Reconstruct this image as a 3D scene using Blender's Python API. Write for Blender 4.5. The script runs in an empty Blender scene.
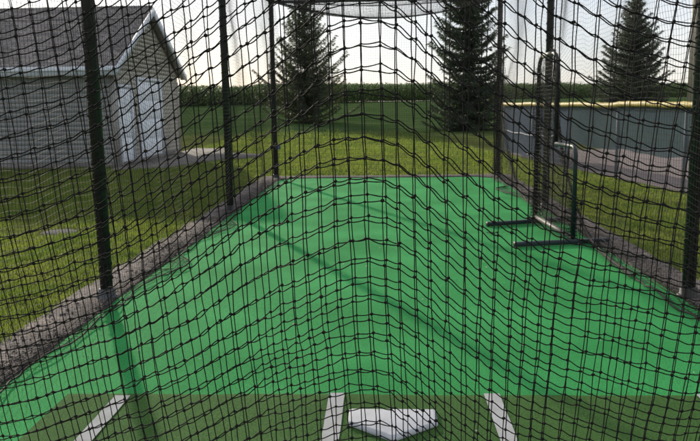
import bpy, math, random
import numpy as np
from mathutils import Vector, Matrix

random.seed(7)
rng = np.random.default_rng(7)
S = bpy.context.scene
COL = S.collection
R = math.radians

# ------------------------------------------------------------------ helpers
def link(o, parent=None):
    COL.objects.link(o)
    if parent is not None:
        o.parent = parent
    return o

def empty(name, loc=(0, 0, 0)):
    o = bpy.data.objects.new(name, None)
    o.location = loc
    o.empty_display_size = 0.2
    return link(o)

def tag(o, label=None, cat=None, group=None, kind=None):
    if label: o['label'] = label
    if cat: o['category'] = cat
    if group: o['group'] = group
    if kind: o['kind'] = kind
    return o

class MB:
    """Collects vertices and faces for ONE mesh (numpy backed)."""
    def __init__(self):
        self.v = []; self.q = []; self.t = []; self.n = []; self.c = 0
    def add(self, verts, quads=None, tris=None):
        verts = np.asarray(verts, dtype=np.float64).reshape(-1, 3)
        if quads is not None and len(quads): self.q.append(np.asarray(quads, dtype=np.int64).reshape(-1, 4) + self.c)
        if tris is not None and len(tris): self.t.append(np.asarray(tris, dtype=np.int64).reshape(-1, 3) + self.c)
        self.v.append(verts); self.c += len(verts)
    def poly(self, verts):
        verts = np.asarray(verts, dtype=np.float64)
        n = len(verts)
        self.n.append(np.arange(n) + self.c)
        self.v.append(verts); self.c += n
    def box(self, lo, hi):
        x0, y0, z0 = lo; x1, y1, z1 = hi
        v = [(x0,y0,z0),(x1,y0,z0),(x1,y1,z0),(x0,y1,z0),(x0,y0,z1),(x1,y0,z1),(x1,y1,z1),(x0,y1,z1)]
        self.add(v, [(0,3,2,1),(4,5,6,7),(0,1,5,4),(1,2,6,5),(2,3,7,6),(3,0,4,7)])
    def bar(self, a, b, w, h, up=(0, 0, 1)):
        a = np.array(a, float); b = np.array(b, float)
        d = (b - a) / np.linalg.norm(b - a)
        s = np.cross(d, up); s /= np.linalg.norm(s)
        u = np.cross(s, d)
        v = []
        for p in (a, b):
            for i, j in ((-1,-1),(1,-1),(1,1),(-1,1)):
                v.append(p + s * i * w / 2 + u * j * h / 2)
        self.add(v, [(3,2,1,0),(4,5,6,7),(0,1,5,4),(1,2,6,5),(2,3,7,6),(3,0,4,7)])
    def tubes(self, P, r, sides=3, ref=(0, 1, 0), cap=False):
        """P (N, M, 3): N polylines of M points each."""
        P = np.asarray(P, float)
        if P.ndim == 2: P = P[None]
        N, M, _ = P.shape
        T = np.empty_like(P)
        T[:, 1:-1] = P[:, 2:] - P[:, :-2]
        T[:, 0] = P[:, 1] - P[:, 0]; T[:, -1] = P[:, -1] - P[:, -2]
        T /= np.maximum(np.linalg.norm(T, axis=2, keepdims=True), 1e-9)
        ref = np.asarray(ref, float)
        A = ref - T * (T @ ref)[..., None]
        A /= np.maximum(np.linalg.norm(A, axis=2, keepdims=True), 1e-6)
        B = np.cross(T, A)
        rr = np.broadcast_to(np.asarray(r, float), (N, M))[..., None]
        rings = []
        for k in range(sides):
            a = 2 * math.pi * k / sides
            rings.append(P + rr * (A * math.cos(a) + B * math.sin(a)))
        V = np.stack(rings, axis=2).reshape(-1, 3)
        idx = np.arange(N * M * sides).reshape(N, M, sides)
        nx = np.roll(idx, -1, axis=2)
        Q = np.stack([idx[:, :-1], nx[:, :-1], nx[:, 1:], idx[:, 1:]], axis=-1).reshape(-1, 4)
        base = self.c
        self.add(V, Q)
        if cap and sides > 2:
            for n in range(N):
                self.n.append(base + idx[n, 0][::-1]); self.n.append(base + idx[n, -1])
    def lathe(self, prof, center=(0, 0, 0), seg=24):
        prof = np.asarray(prof, float); n = len(prof)
        a = np.linspace(0, 2 * math.pi, seg, endpoint=False)
        V = np.stack([np.outer(np.cos(a), prof[:, 0]), np.outer(np.sin(a), prof[:, 0]), np.tile(prof[:, 1], (seg, 1))], axis=-1) + np.array(center)
        idx = np.arange(seg * n).reshape(seg, n); nx = np.roll(idx, -1, axis=0)
        Q = np.stack([idx[:, :-1], nx[:, :-1], nx[:, 1:], idx[:, 1:]], axis=-1).reshape(-1, 4)
        base = self.c
        self.add(V.reshape(-1, 3), Q)
        self.n.append(base + idx[:, -1]); self.n.append(base + idx[::-1, 0])
    def knots(self, P, r, jit=0.3):
        """small irregular lumps (icosahedra) at the points P (N, 3)."""
        g = (1 + 5 ** .5) / 2
        I = np.array([(-1,g,0),(1,g,0),(-1,-g,0),(1,-g,0),(0,-1,g),(0,1,g),(0,-1,-g),(0,1,-g),(g,0,-1),(g,0,1),(-g,0,-1),(-g,0,1)]) / math.sqrt(1 + g * g)
        F = np.array([(0,11,5),(0,5,1),(0,1,7),(0,7,10),(0,10,11),(1,5,9),(5,11,4),(11,10,2),(10,7,6),(7,1,8),(3,9,4),(3,4,2),(3,2,6),(3,6,8),(3,8,9),(4,9,5),(2,4,11),(6,2,10),(8,6,7),(9,8,1)])
        N = len(P)
        sc = r * (1 + jit * (rng.random((N, 1, 3)) * 2 - 1))
        V = P[:, None, :] + I[None] * sc * (1 + .25 * (rng.random((N, 12, 1)) - .5))
        T = F[None] + (np.arange(N) * 12)[:, None, None]
        self.add(V.reshape(-1, 3), tris=T.reshape(-1, 3))
    def build(self, name, mat=None, parent=None, smooth=False):
        V = np.concatenate(self.v)
        loops = []; tot = []
        if self.q:
            q = np.concatenate(self.q); loops.append(q.ravel()); tot.append(np.full(len(q), 4))
        if self.t:
            t = np.concatenate(self.t); loops.append(t.ravel()); tot.append(np.full(len(t), 3))
        for p in self.n:
            loops.append(p); tot.append(np.array([len(p)]))
        loops = np.concatenate(loops).astype(np.int32); tot = np.concatenate(tot).astype(np.int32)
        start = np.concatenate([[0], np.cumsum(tot)[:-1]]).astype(np.int32)
        me = bpy.data.meshes.new(name)
        me.vertices.add(len(V)); me.vertices.foreach_set('co', V.astype(np.float32).ravel())
        me.loops.add(len(loops)); me.loops.foreach_set('vertex_index', loops)
        me.polygons.add(len(tot)); me.polygons.foreach_set('loop_start', start)
        try: me.polygons.foreach_set('loop_total', tot)
        except Exception: pass
        if smooth: me.polygons.foreach_set('use_smooth', np.ones(len(tot), dtype=bool))
        me.update(calc_edges=True); me.validate()
        if mat: me.materials.append(mat)
        o = bpy.data.objects.new(name, me)
        return link(o, parent)

def bevel(o, w, seg=2):
    m = o.modifiers.new('bevel', 'BEVEL'); m.width = w; m.segments = seg; m.limit_method = 'ANGLE'
    return o

def sstep(a, b, x):
    t = np.clip((x - a) / (b - a), 0, 1)
    return t * t * (3 - 2 * t)

def noise1(x, seed, octs=2):
    """smooth value noise of any array x."""
    x = np.asarray(x, float); out = np.zeros_like(x); amp = 1.0
    for o in range(octs):
        g = np.random.default_rng(seed * 31 + o).random(4096) * 2 - 1
        y = x * (2 ** o) + 1000
        i = np.floor(y).astype(int); f = y - i; f = f * f * (3 - 2 * f)
        out += amp * (g[i % 4096] * (1 - f) + g[(i + 1) % 4096] * f); amp *= .5
    return out

def noise2(x, y, seed):
    g = np.random.default_rng(seed).random((256, 256)) * 2 - 1
    x = np.asarray(x, float) + 1000; y = np.asarray(y, float) + 1000
    i = np.floor(x).astype(int); j = np.floor(y).astype(int)
    f = x - i; h = y - j; f = f * f * (3 - 2 * f); h = h * h * (3 - 2 * h)
    i %= 255; j %= 255
    return (g[i, j] * (1 - f) + g[i + 1, j] * f) * (1 - h) + (g[i, j + 1] * (1 - f) + g[i + 1, j + 1] * f) * h

# ------------------------------------------------------------------ materials
def mat(name, col, rough=.7, var=.0, scale=8., bump=0., bscale=None, metal=0., spec=.5, col2=None, detail=6., coord='Object', sheen=0.):
    m = bpy.data.materials.new(name); m.use_nodes = True
    nt = m.node_tree; N = nt.nodes; L = nt.links
    b = N['Principled BSDF']
    b.inputs['Base Color'].default_value = (*col, 1); b.inputs['Roughness'].default_value = rough
    b.inputs['Metallic'].default_value = metal; b.inputs['Specular IOR Level'].default_value = spec
    if sheen: b.inputs['Sheen Weight'].default_value = sheen
    tc = N.new('ShaderNodeTexCoord')
    if var or col2:
        n = N.new('ShaderNodeTexNoise'); n.inputs['Scale'].default_value = scale; n.inputs['Detail'].default_value = detail
        n.inputs['Roughness'].default_value = .65
        L.new(tc.outputs[coord], n.inputs['Vector'])
        r = N.new('ShaderNodeValToRGB')
        r.color_ramp.elements[0].position = .3; r.color_ramp.elements[1].position = .7
        c2 = col2 or tuple(min(1, c * (1 + var)) for c in col)
        c1 = col if col2 else tuple(c * (1 - var) for c in col)
        r.color_ramp.elements[0].color = (*c1, 1); r.color_ramp.elements[1].color = (*c2, 1)
        L.new(n.outputs['Fac'], r.inputs['Fac']); L.new(r.outputs['Color'], b.inputs['Base Color'])
    if bump:
        n2 = N.new('ShaderNodeTexNoise'); n2.inputs['Scale'].default_value = bscale or scale * 6; n2.inputs['Detail'].default_value = 4
        L.new(tc.outputs[coord], n2.inputs['Vector'])
        bp = N.new('ShaderNodeBump'); bp.inputs['Strength'].default_value = bump; bp.inputs['Distance'].default_value = .01
        L.new(n2.outputs['Fac'], bp.inputs['Height']); L.new(bp.outputs['Normal'], b.inputs['Normal'])
    return m

def leafmat(name, c1, c2, scale, trans=.4, rough=.6, tcol=None, spec=.25):
    """foliage: diffuse plus translucency, colour varied in space."""
    m = mat(name, c1, rough, col2=c2, scale=scale, spec=spec, detail=3.)
    nt = m.node_tree; N = nt.nodes; L = nt.links
    b = N['Principled BSDF']; out = N['Material Output']
    ramp = [n for n in N if n.type == 'VALTORGB'][0]
    tr = N.new('ShaderNodeBsdfTranslucent')
    mul = N.new('ShaderNodeMix'); mul.data_type = 'RGBA'; mul.blend_type = 'MULTIPLY'; mul.inputs['Factor'].default_value = 1
    L.new(ramp.outputs['Color'], mul.inputs['A']); mul.inputs['B'].default_value = (*(tcol or (1.6, 1.5, .7)), 1)
    L.new(mul.outputs['Result'], tr.inputs['Color'])
    mx = N.new('ShaderNodeMixShader'); mx.inputs['Fac'].default_value = trans
    L.new(b.outputs['BSDF'], mx.inputs[1]); L.new(tr.outputs['BSDF'], mx.inputs[2]); L.new(mx.outputs['Shader'], out.inputs['Surface'])
    return m

def turfmat(name, c1, c2, c3, sc=1.):
    """short artificial grass: fibre speckle, broad wear and rolled seams kept subtle."""
    m = bpy.data.materials.new(name); m.use_nodes = True
    nt = m.node_tree; N = nt.nodes; L = nt.links; b = N['Principled BSDF']
    b.inputs['Roughness'].default_value = .85; b.inputs['Specular IOR Level'].default_value = .04
    b.inputs['Sheen Weight'].default_value = .0; b.inputs['Sheen Roughness'].default_value = .4
    b.inputs['Sheen Tint'].default_value = (.6, 1., .65, 1)
    tc = N.new('ShaderNodeTexCoord')
    def noise(s, d, stretch=None):
        n = N.new('ShaderNodeTexNoise'); n.inputs['Scale'].default_value = s; n.inputs['Detail'].default_value = d
        if stretch:
            mp = N.new('ShaderNodeMapping'); mp.inputs['Scale'].default_value = stretch
            L.new(tc.outputs['Object'], mp.inputs['Vector']); L.new(mp.outputs['Vector'], n.inputs['Vector'])
        else: L.new(tc.outputs['Object'], n.inputs['Vector'])
        return n
    big = noise(1.1 * sc, 5); fine = noise(135, 6)
    r1 = N.new('ShaderNodeValToRGB'); r1.color_ramp.elements[0].position = .35; r1.color_ramp.elements[1].position = .68
    r1.color_ramp.elements[0].color = (*c1, 1); r1.color_ramp.elements[1].color = (*c2, 1)
    L.new(big.outputs['Fac'], r1.inputs['Fac'])
    r2 = N.new('ShaderNodeValToRGB'); r2.color_ramp.elements[0].position = .35; r2.color_ramp.elements[1].position = .7
    r2.color_ramp.elements[0].color = (.55, .55, .55, 1); r2.color_ramp.elements[1].color = (1.42, 1.40, 1.36, 1)
    L.new(fine.outputs['Fac'], r2.inputs['Fac'])
    mu = N.new('ShaderNodeMix'); mu.data_type = 'RGBA'; mu.blend_type = 'MULTIPLY'; mu.inputs['Factor'].default_value = 1
    L.new(r1.outputs['Color'], mu.inputs['A']); L.new(r2.outputs['Color'], mu.inputs['B'])
    med = noise(9, 6)
    r3 = N.new('ShaderNodeValToRGB'); r3.color_ramp.elements[0].position = .52; r3.color_ramp.elements[1].position = .78
    L.new(med.outputs['Fac'], r3.inputs['Fac'])
    r3.color_ramp.elements[0].color = (0, 0, 0, 1); r3.color_ramp.elements[1].color = (.55, .55, .55, 1)
    mx = N.new('ShaderNodeMix'); mx.data_type = 'RGBA'
    L.new(r3.outputs['Color'], mx.inputs['Factor']); L.new(mu.outputs['Result'], mx.inputs['A']); mx.inputs['B'].default_value = (*c3, 1)
    L.new(mx.outputs['Result'], b.inputs['Base Color'])
    bp = N.new('ShaderNodeBump'); bp.inputs['Strength'].default_value = .55; bp.inputs['Distance'].default_value = .012
    f2 = noise(210, 4); L.new(f2.outputs['Fac'], bp.inputs['Height']); L.new(bp.outputs['Normal'], b.inputs['Normal'])
    return m

M = {}
M['net'] = mat('black_twine', (.012, .011, .010), .75, spec=.25)
M['netfar'] = mat('faded_black_twine', (.020, .018, .016), .8, spec=.25)
M['steel'] = mat('black_painted_steel', (.018, .017, .016), .5, var=.5, scale=14, bump=.25, bscale=60, spec=.45)
M['teal'] = mat('dark_teal_steel', (.012, .024, .030), .45, var=.35, scale=20, spec=.5)
M['worn'] = mat('worn_grey_pipe', (.30, .28, .25), .55, col2=(.10, .09, .08), scale=9, bump=.1)
M['galv'] = mat('galvanised_steel', (.10, .13, .17), .6, var=.2, scale=12, metal=0., spec=.3)
M['collar'] = mat('grey_collar', (.07, .075, .085), .6, var=.2, scale=20)
M['chain'] = mat('chain_wire', (.07, .075, .085), .5, metal=.5)
M['turf'] = turfmat('green_turf', (.036, .272, .076), (.062, .385, .120), (.047, .320, .095))
M['mat'] = turfmat('olive_mat_turf', (.054, .128, .036), (.074, .160, .046), (.063, .142, .040))
M['chalk'] = mat('white_inlaid_turf', (.36, .37, .35), .9, col2=(.50, .51, .53), scale=7, bump=.6, bscale=180, spec=.1, detail=9)
M['plate'] = mat('white_rubber', (.42, .43, .45), .7, col2=(.58, .60, .64), scale=6, bump=.15, bscale=50, spec=.2, detail=9)
M['concrete'] = mat('path_concrete', (.175, .165, .155), .95, var=.25, scale=2.2, bump=.25, bscale=60, spec=.1)
M['valve'] = mat('grey_plastic_lid', (.060, .062, .068), .95, var=.3, scale=15, bump=.2, spec=.1)
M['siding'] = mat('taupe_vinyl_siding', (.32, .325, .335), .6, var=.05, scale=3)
M['trim'] = mat('white_trim', (.68, .73, .80), .5, var=.05, scale=5)
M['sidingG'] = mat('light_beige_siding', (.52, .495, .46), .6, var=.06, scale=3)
M['beige'] = mat('beige_trim', (.33, .315, .30), .6, var=.05, scale=5)
M['door'] = mat('white_door_panel', (.74, .79, .86), .45, var=.04, scale=3)
M['handle'] = mat('dull_brass', (.25, .2, .1), .4, metal=.8)
M['bark'] = mat('dark_bark', (.05, .038, .028), .95, var=.4, scale=18, bump=.6)
M['spruceA'] = leafmat('sparse_spruce_needles', (.056, .074, .046), (.105, .122, .074), 1.6, trans=.32, tcol=(1.3, 1.3, .8))
M['spruceB'] = leafmat('dense_spruce_needles', (.042, .060, .044), (.088, .108, .074), 1.6, trans=.3, tcol=(1.2, 1.3, .8))
M['corn'] = leafmat('corn_leaves', (.072, .130, .040), (.125, .180, .060), .8, trans=.15, tcol=(1.4, 1.5, .6))
M['grass'] = leafmat('grass_blades', (.080, .135, .038), (.185, .215, .080), 1.3, trans=.5, tcol=(1.7, 1.75, .72))
M['cap'] = mat('yellow_fence_cap', (.50, .38, .085), .6, var=.12, scale=9)
M['dirt'] = mat('infield_dirt', (.15, .115, .112), .95, var=.2, scale=1.5, bump=.4, bscale=40)
M['tan'] = mat('tan_pole', (.42, .36, .27), .6, var=.15, scale=6)
M['leafbit'] = mat('pale_dry_leaf', (.45, .48, .38), .8, var=.25, scale=60)
M['debris'] = mat('dark_dry_leaf', (.045, .032, .022), .9, var=.5, scale=50)

M['grit'] = mat('dark_grit', (.045, .040, .037), .95, col2=(.16, .145, .13), scale=30)
# semi-open windscreen fabric
def screenmat(name, col):
    m = mat(name, col, .9, var=.12, scale=3., spec=.15, bump=.2, bscale=30)
    nt = m.node_tree; N = nt.nodes; L = nt.links
    mx = N.new('ShaderNodeMixShader'); mx.inputs['Fac'].default_value = .12
    tp = N.new('ShaderNodeBsdfTransparent')
    L.new(N['Principled BSDF'].outputs['BSDF'], mx.inputs[1]); L.new(tp.outputs['BSDF'], mx.inputs[2])
    L.new(mx.outputs['Shader'], N['Material Output'].inputs['Surface'])
    return m
M['screenB'] = screenmat('blue_grey_windscreen', (.065, .110, .190))
M['screenG'] = screenmat('teal_grey_windscreen', (.042, .100, .130))

# kerb: grey rubble / pavers
def kerbmat():
    m = bpy.data.materials.new('kerb_aggregate'); m.use_nodes = True
    nt = m.node_tree; N = nt.nodes; L = nt.links; b = N['Principled BSDF']
    b.inputs['Roughness'].default_value = .95; b.inputs['Specular IOR Level'].default_value = .15
    tc = N.new('ShaderNodeTexCoord')
    vo = N.new('ShaderNodeTexVoronoi'); vo.inputs['Scale'].default_value = 42
    L.new(tc.outputs['Object'], vo.inputs['Vector'])
    r = N.new('ShaderNodeValToRGB')
    r.color_ramp.elements[0].color = (.095, .087, .085, 1); r.color_ramp.elements[1].color = (.27, .24, .225, 1)
    e = r.color_ramp.elements.new(.5); e.color = (.17, .15, .145, 1)
    sep = N.new('ShaderNodeSeparateColor'); L.new(vo.outputs['Color'], sep.inputs['Color']); L.new(sep.outputs['Red'], r.inputs['Fac'])
    n = N.new('ShaderNodeTexNoise'); n.inputs['Scale'].default_value = 3; n.inputs['Detail'].default_value = 5; L.new(tc.outputs['Object'], n.inputs['Vector'])
    r2 = N.new('ShaderNodeValToRGB'); r2.color_ramp.elements[0].position = .3; r2.color_ramp.elements[1].position = .7
    r2.color_ramp.elements[0].color = (.7, .7, .72, 1); r2.color_ramp.elements[1].color = (1.2, 1.15, 1.1, 1); L.new(n.outputs['Fac'], r2.inputs['Fac'])
    mu = N.new('ShaderNodeMix'); mu.data_type = 'RGBA'; mu.blend_type = 'MULTIPLY'; mu.inputs['Factor'].default_value = 1
    L.new(r.outputs['Color'], mu.inputs['A']); L.new(r2.outputs['Color'], mu.inputs['B'])
    sx = N.new('ShaderNodeSeparateXYZ'); L.new(tc.outputs['Object'], sx.inputs['Vector'])
    off_ = N.new('ShaderNodeMath'); off_.operation = 'SUBTRACT'; L.new(sx.outputs['X'], off_.inputs[0]); off_.inputs[1].default_value = (XL + XR) / 2
    ab = N.new('ShaderNodeMath'); ab.operation = 'ABSOLUTE'; L.new(off_.outputs[0], ab.inputs[0])
    n4 = N.new('ShaderNodeTexNoise'); n4.inputs['Scale'].default_value = 2.2; n4.inputs['Detail'].default_value = 6; L.new(tc.outputs['Object'], n4.inputs['Vector'])
    ma = N.new('ShaderNodeMath'); ma.operation = 'MULTIPLY_ADD'; L.new(n4.outputs['Fac'], ma.inputs[0]); ma.inputs[1].default_value = -.42; L.new(ab.outputs[0], ma.inputs[2])
    mr = N.new('ShaderNodeMapRange'); hw_ = (XR - XL) / 2; mr.inputs['From Min'].default_value = hw_ - .07; mr.inputs['From Max'].default_value = hw_ + .06; L.new(ma.outputs[0], mr.inputs['Value'])
    mr.inputs['To Min'].default_value = .6; mr.inputs['To Max'].default_value = 1.
    mu3 = N.new('ShaderNodeMix'); mu3.data_type = 'RGBA'; mu3.blend_type = 'MULTIPLY'; mu3.inputs['Factor'].default_value = 1
    L.new(mu.outputs['Result'], mu3.inputs['A']); L.new(mr.outputs['Result'], mu3.inputs['B']); L.new(mu3.outputs['Result'], b.inputs['Base Color'])
    bp = N.new('ShaderNodeBump'); bp.inputs['Strength'].default_value = .7; bp.inputs['Distance'].default_value = .012
    L.new(vo.outputs['Distance'], bp.inputs['Height']); bp.invert = True; L.new(bp.outputs['Normal'], b.inputs['Normal'])
    return m
XL, XR = -2.10, 2.27            # turf edges
M['kerb'] = kerbmat()

# lawn soil and thatch
def lawnmat():
    m = bpy.data.materials.new('lawn_thatch'); m.use_nodes = True
    nt = m.node_tree; N = nt.nodes; L = nt.links; b = N['Principled BSDF']
    b.inputs['Roughness'].default_value = 1.; b.inputs['Specular IOR Level'].default_value = 0.
    tc = N.new('ShaderNodeTexCoord')
    def noise(s, d):
        n = N.new('ShaderNodeTexNoise'); n.inputs['Scale'].default_value = s; n.inputs['Detail'].default_value = d
        L.new(tc.outputs['Object'], n.inputs['Vector']); return n
    a = noise(.35, 6); c = noise(28, 5)
    r1 = N.new('ShaderNodeValToRGB'); r1.color_ramp.elements[0].position = .35; r1.color_ramp.elements[1].position = .68
    r1.color_ramp.elements[0].color = (.075, .105, .032, 1); r1.color_ramp.elements[1].color = (.142, .155, .058, 1); L.new(a.outputs['Fac'], r1.inputs['Fac'])
    r2 = N.new('ShaderNodeValToRGB'); r2.color_ramp.elements[0].position = .3; r2.color_ramp.elements[1].position = .72
    r2.color_ramp.elements[0].color = (.45, .45, .45, 1); r2.color_ramp.elements[1].color = (1.35, 1.3, 1.2, 1); L.new(c.outputs['Fac'], r2.inputs['Fac'])
    mu = N.new('ShaderNodeMix'); mu.data_type = 'RGBA'; mu.blend_type = 'MULTIPLY'; mu.inputs['Factor'].default_value = 1
    L.new(r1.outputs['Color'], mu.inputs['A']); L.new(r2.outputs['Color'], mu.inputs['B'])
    # lawn colour turns darker and cooler on the bank beyond the cage
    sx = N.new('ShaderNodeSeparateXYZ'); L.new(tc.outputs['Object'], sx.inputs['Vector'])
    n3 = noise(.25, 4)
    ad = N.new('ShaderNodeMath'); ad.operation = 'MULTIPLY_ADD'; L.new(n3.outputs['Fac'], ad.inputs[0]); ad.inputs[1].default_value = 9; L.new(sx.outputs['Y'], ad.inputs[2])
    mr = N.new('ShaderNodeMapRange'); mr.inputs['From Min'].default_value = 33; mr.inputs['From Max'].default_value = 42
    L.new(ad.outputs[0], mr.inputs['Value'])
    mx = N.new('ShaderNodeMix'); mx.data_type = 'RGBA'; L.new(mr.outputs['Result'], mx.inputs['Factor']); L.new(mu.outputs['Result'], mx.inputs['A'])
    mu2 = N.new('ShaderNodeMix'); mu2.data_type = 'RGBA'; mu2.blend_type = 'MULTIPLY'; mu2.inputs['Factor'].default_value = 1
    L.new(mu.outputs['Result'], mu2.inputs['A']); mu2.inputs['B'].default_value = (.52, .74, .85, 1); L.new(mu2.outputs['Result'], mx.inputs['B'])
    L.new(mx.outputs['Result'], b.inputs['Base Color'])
    bp = N.new('ShaderNodeBump'); bp.inputs['Strength'].default_value = .8; bp.inputs['Distance'].default_value = .03
    L.new(c.outputs['Fac'], bp.inputs['Height']); L.new(bp.outputs['Normal'], b.inputs['Normal'])
    return m
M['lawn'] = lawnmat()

# ------------------------------------------------------------------ ground
def gz(y):
    t = np.clip((np.asarray(y, float) - 26) / 79, 0, 1)
    return 1.75 * t ** 1.1

XL, XR = -2.10, 2.27            # turf edges
KL, KR = -2.50, 2.62            # outer kerb edges
Y0, Y1 = .9, 15.05              # turf near / far
TZ = .008                       # turf height
b = MB()
ys = np.concatenate([np.linspace(-40, 20, 13), np.linspace(22, 110, 60), np.array([130, 160, 220, 320, 500, 900])])
xs = np.concatenate([np.array([-700, -350, -180]), np.linspace(-120, 120, 49), np.array([180, 350, 700])])
X, Y = np.meshgrid(xs, ys, indexing='ij')
Z = gz(Y) + np.where(Y > 24, .06 * noise2(X * .15, Y * .15, 5), 0)
idx = np.arange(X.size).reshape(X.shape)
b.add(np.stack([X, Y, Z], -1), np.stack([idx[:-1, :-1], idx[1:, :-1], idx[1:, 1:], idx[:-1, 1:]], -1).reshape(-1, 4))
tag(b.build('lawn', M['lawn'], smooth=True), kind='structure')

b = MB()
nx_, ny_ = 30, 90
X, Y = np.meshgrid(np.linspace(XL, XR, nx_), np.linspace(Y0, Y1, ny_), indexing='ij')
Z = TZ + .0035 * noise2(X * 1.3, Y * 1.3, 9)
idx = np.arange(X.size).reshape(X.shape)
b.add(np.stack([X, Y, Z], -1), np.stack([idx[:-1, :-1], idx[1:, :-1], idx[1:, 1:], idx[:-1, 1:]], -1).reshape(-1, 4))
tag(b.build('turf', M['turf'], smooth=True), kind='structure')

# kerb strip: U round the turf, 35 mm above it
b = MB()
def strip(pts_in, pts_out, h):
    pts_in = np.array(pts_in, float); pts_out = np.array(pts_out, float); n = len(pts_in)
    jz = h + .006 * noise1(np.arange(n) * .6, 3)
    rows = [np.c_[pts_in, np.full(n, -.02)], np.c_[pts_in, jz - .008], np.c_[pts_in * .96 + pts_out * .04, jz],
            np.c_[pts_in * .04 + pts_out * .96, jz + .004], np.c_[pts_out, jz - .012], np.c_[pts_out, np.full(n, -.02)]]
    V = np.stack(rows, 1); idx = np.arange(n * 6).reshape(n, 6)
    b.add(V.reshape(-1, 3), np.stack([idx[:-1, :-1], idx[1:, :-1], idx[1:, 1:], idx[:-1, 1:]], -1).reshape(-1, 4))
yy = np.linspace(Y0, Y1, 120)
wob = lambda s: .018 * noise1(yy * 1.4, s, 3)
corner = .55
inn = [(XL + wob(1)[i] + .35 * max(0, (y - (Y1 - corner)) / corner) ** 2, y) for i, y in enumerate(yy)]
out = [(KL + wob(2)[i], y + .35 * (i / 119) ** 8) for i, y in enumerate(yy)]
end_i = [(x, Y1 + .01 * math.sin(x * 5)) for x in np.linspace(XL + .4, XR - .4, 40)]
end_o = [(x, Y1 + .35) for x in np.linspace(KL + .05, KR - .05, 40)]
inn2 = [(XR + wob(4)[i] - .35 * max(0, (y - (Y1 - corner)) / corner) ** 2, y) for i, y in enumerate(yy)][::-1]
out2 = [(KR + wob(6)[i], y + .35 * (i / 119) ** 8) for i, y in enumerate(yy)][::-1]
strip(inn + end_i + inn2, out + end_o + out2, .022)
tag(b.build('kerb', M['kerb'], smooth=True), kind='structure')

# loose stone and litter lying on the strip (uncountable: one object)
b = MB()
def scatter(n, x0, x1, y0, y1, r0, r1, bias):
    u = rng.random(n) ** bias
    P_ = np.c_[x0 + (x1 - x0) * u, rng.uniform(y0, y1, n), np.where((np.minimum(x0, x1) > XL - .06) & (np.maximum(x0, x1) < XR + .06), .012, .024) * np.ones(n)]
    k = noise2(P_[:, 0] * 3, P_[:, 1] * 1.6, 71) + .5 * noise2(P_[:, 0] * 9, P_[:, 1] * 6, 72) > rng.uniform(-.7, .6, n)
    P_ = P_[k]
    b.knots(P_, (r0 + (r1 - r0) * rng.random((len(P_), 1, 1)) ** 2), .45)
scatter(9000, XL - .01, KL, 3.5, 15, .003, .011, 2.2); scatter(7000, XR + .01, KR, 4.8, 15, .003, .011, 2.0)
scatter(160, XL + .35, XL - .05, 3.5, 14, .003, .007, .5); scatter(160, XR - .35, XR + .05, 4.8, 14, .003, .007, .5)
scatter(1500, XL - .02, XR + .02, 15.1, 15.38, .004, .012, 1.)
tag(b.build('gravel', M['grit']), 'loose dark grit and small stones strewn along the kerb strip', 'gravel', kind='stuff')

# concrete path: apron beside the shed and walk towards the cage
b = MB()
P = np.array([(-6.55, 17.6), (-5.3, 17.9), (-5.05, 19.3), (-4.5, 20.9), (-3.55, 21.2), (-3.5, 22.1), (-4.9, 23.2), (-5.4, 25.6), (-6.55, 25.8)])
n = len(P)
b.n.append(np.arange(n)); b.n.append(np.array([], int)) if False else None
V = np.concatenate([np.c_[P, np.full(n, .035)], np.c_[P, np.full(n, -.03)]])
b.add(V, [(i, i + n, (i + 1) % n + n, (i + 1) % n) for i in range(n)])
tag(b.build('path', M['concrete']), kind='structure')

# dirt of the ball field behind the outfield fence
FA, FB = np.array([3.45, 21.55]), np.array([5.75, 5.0])     # fence line
b = MB()
V = [(FA[0] + .12, FA[1] + .4, .006), (FB[0] + .12, FB[1], .006), (14, 3, .006), (17, 14, .006), (15, 21, .006), (9, 24.5, .006)]
b.poly(V)
tag(b.build('dirt_track', M['dirt']), kind='structure')

# ------------------------------------------------------------------ grass blades (uncountable: one object)
def fence_x(y): return FA[0] + (FA[1] - y) * (FB[0] - FA[0]) / (FA[1] - FB[1])
def blades(mb, n, xr, yr, h, w, keep):
    x = rng.uniform(*xr, n); u = rng.random(n)
    y = yr[0] * (yr[1] / yr[0]) ** u                      # denser near
    k = keep(x, y); x = x[k]; y = y[k]; n = len(x)
    clump = .78 + .40 * noise2(x * 1.1, y * 1.1, 21) + .42 * noise2(x * 5, y * 5, 22)
    hh = h * np.clip(clump, .25, 1.5) * rng.uniform(.6, 1.3, n) * (1 + .015 * y)
    ww = w * rng.uniform(.7, 1.3, n) * (1 + .05 * y)
    a = rng.random(n) * 2 * math.pi; ln = rng.uniform(.1, .9, n) * hh
    z0 = gz(y)
    sx, sy = np.cos(a) * ww / 2, np.sin(a) * ww / 2
    a2 = rng.random(n) * 2 * math.pi
    lx, ly = np.cos(a2) * ln, np.sin(a2) * ln
    V = np.stack([np.c_[x - sx, y - sy, z0], np.c_[x + sx, y + sy, z0],
                  np.c_[x + sx * .8 + lx * .35, y + sy * .8 + ly * .35, z0 + hh * .6],
                  np.c_[x - sx * .8 + lx * .35, y - sy * .8 + ly * .35, z0 + hh * .6],
                  np.c_[x + lx, y + ly, z0 + hh]], 1)
    i = np.arange(n)[:, None] * 5
    mb.add(V.reshape(-1, 3), i + np.array([[0, 1, 2, 3]]), i + np.array([[3, 2, 4]]))
patch = lambda x, y: (((x + 3.95) / .27) ** 2 + ((y - 8.75) / .27) ** 2 > 1) & ((((x + 4.35) / .40) ** 2 + ((y - 8.8) / .16) ** 2 > 1) | (rng.random(len(x)) < .3))
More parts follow.
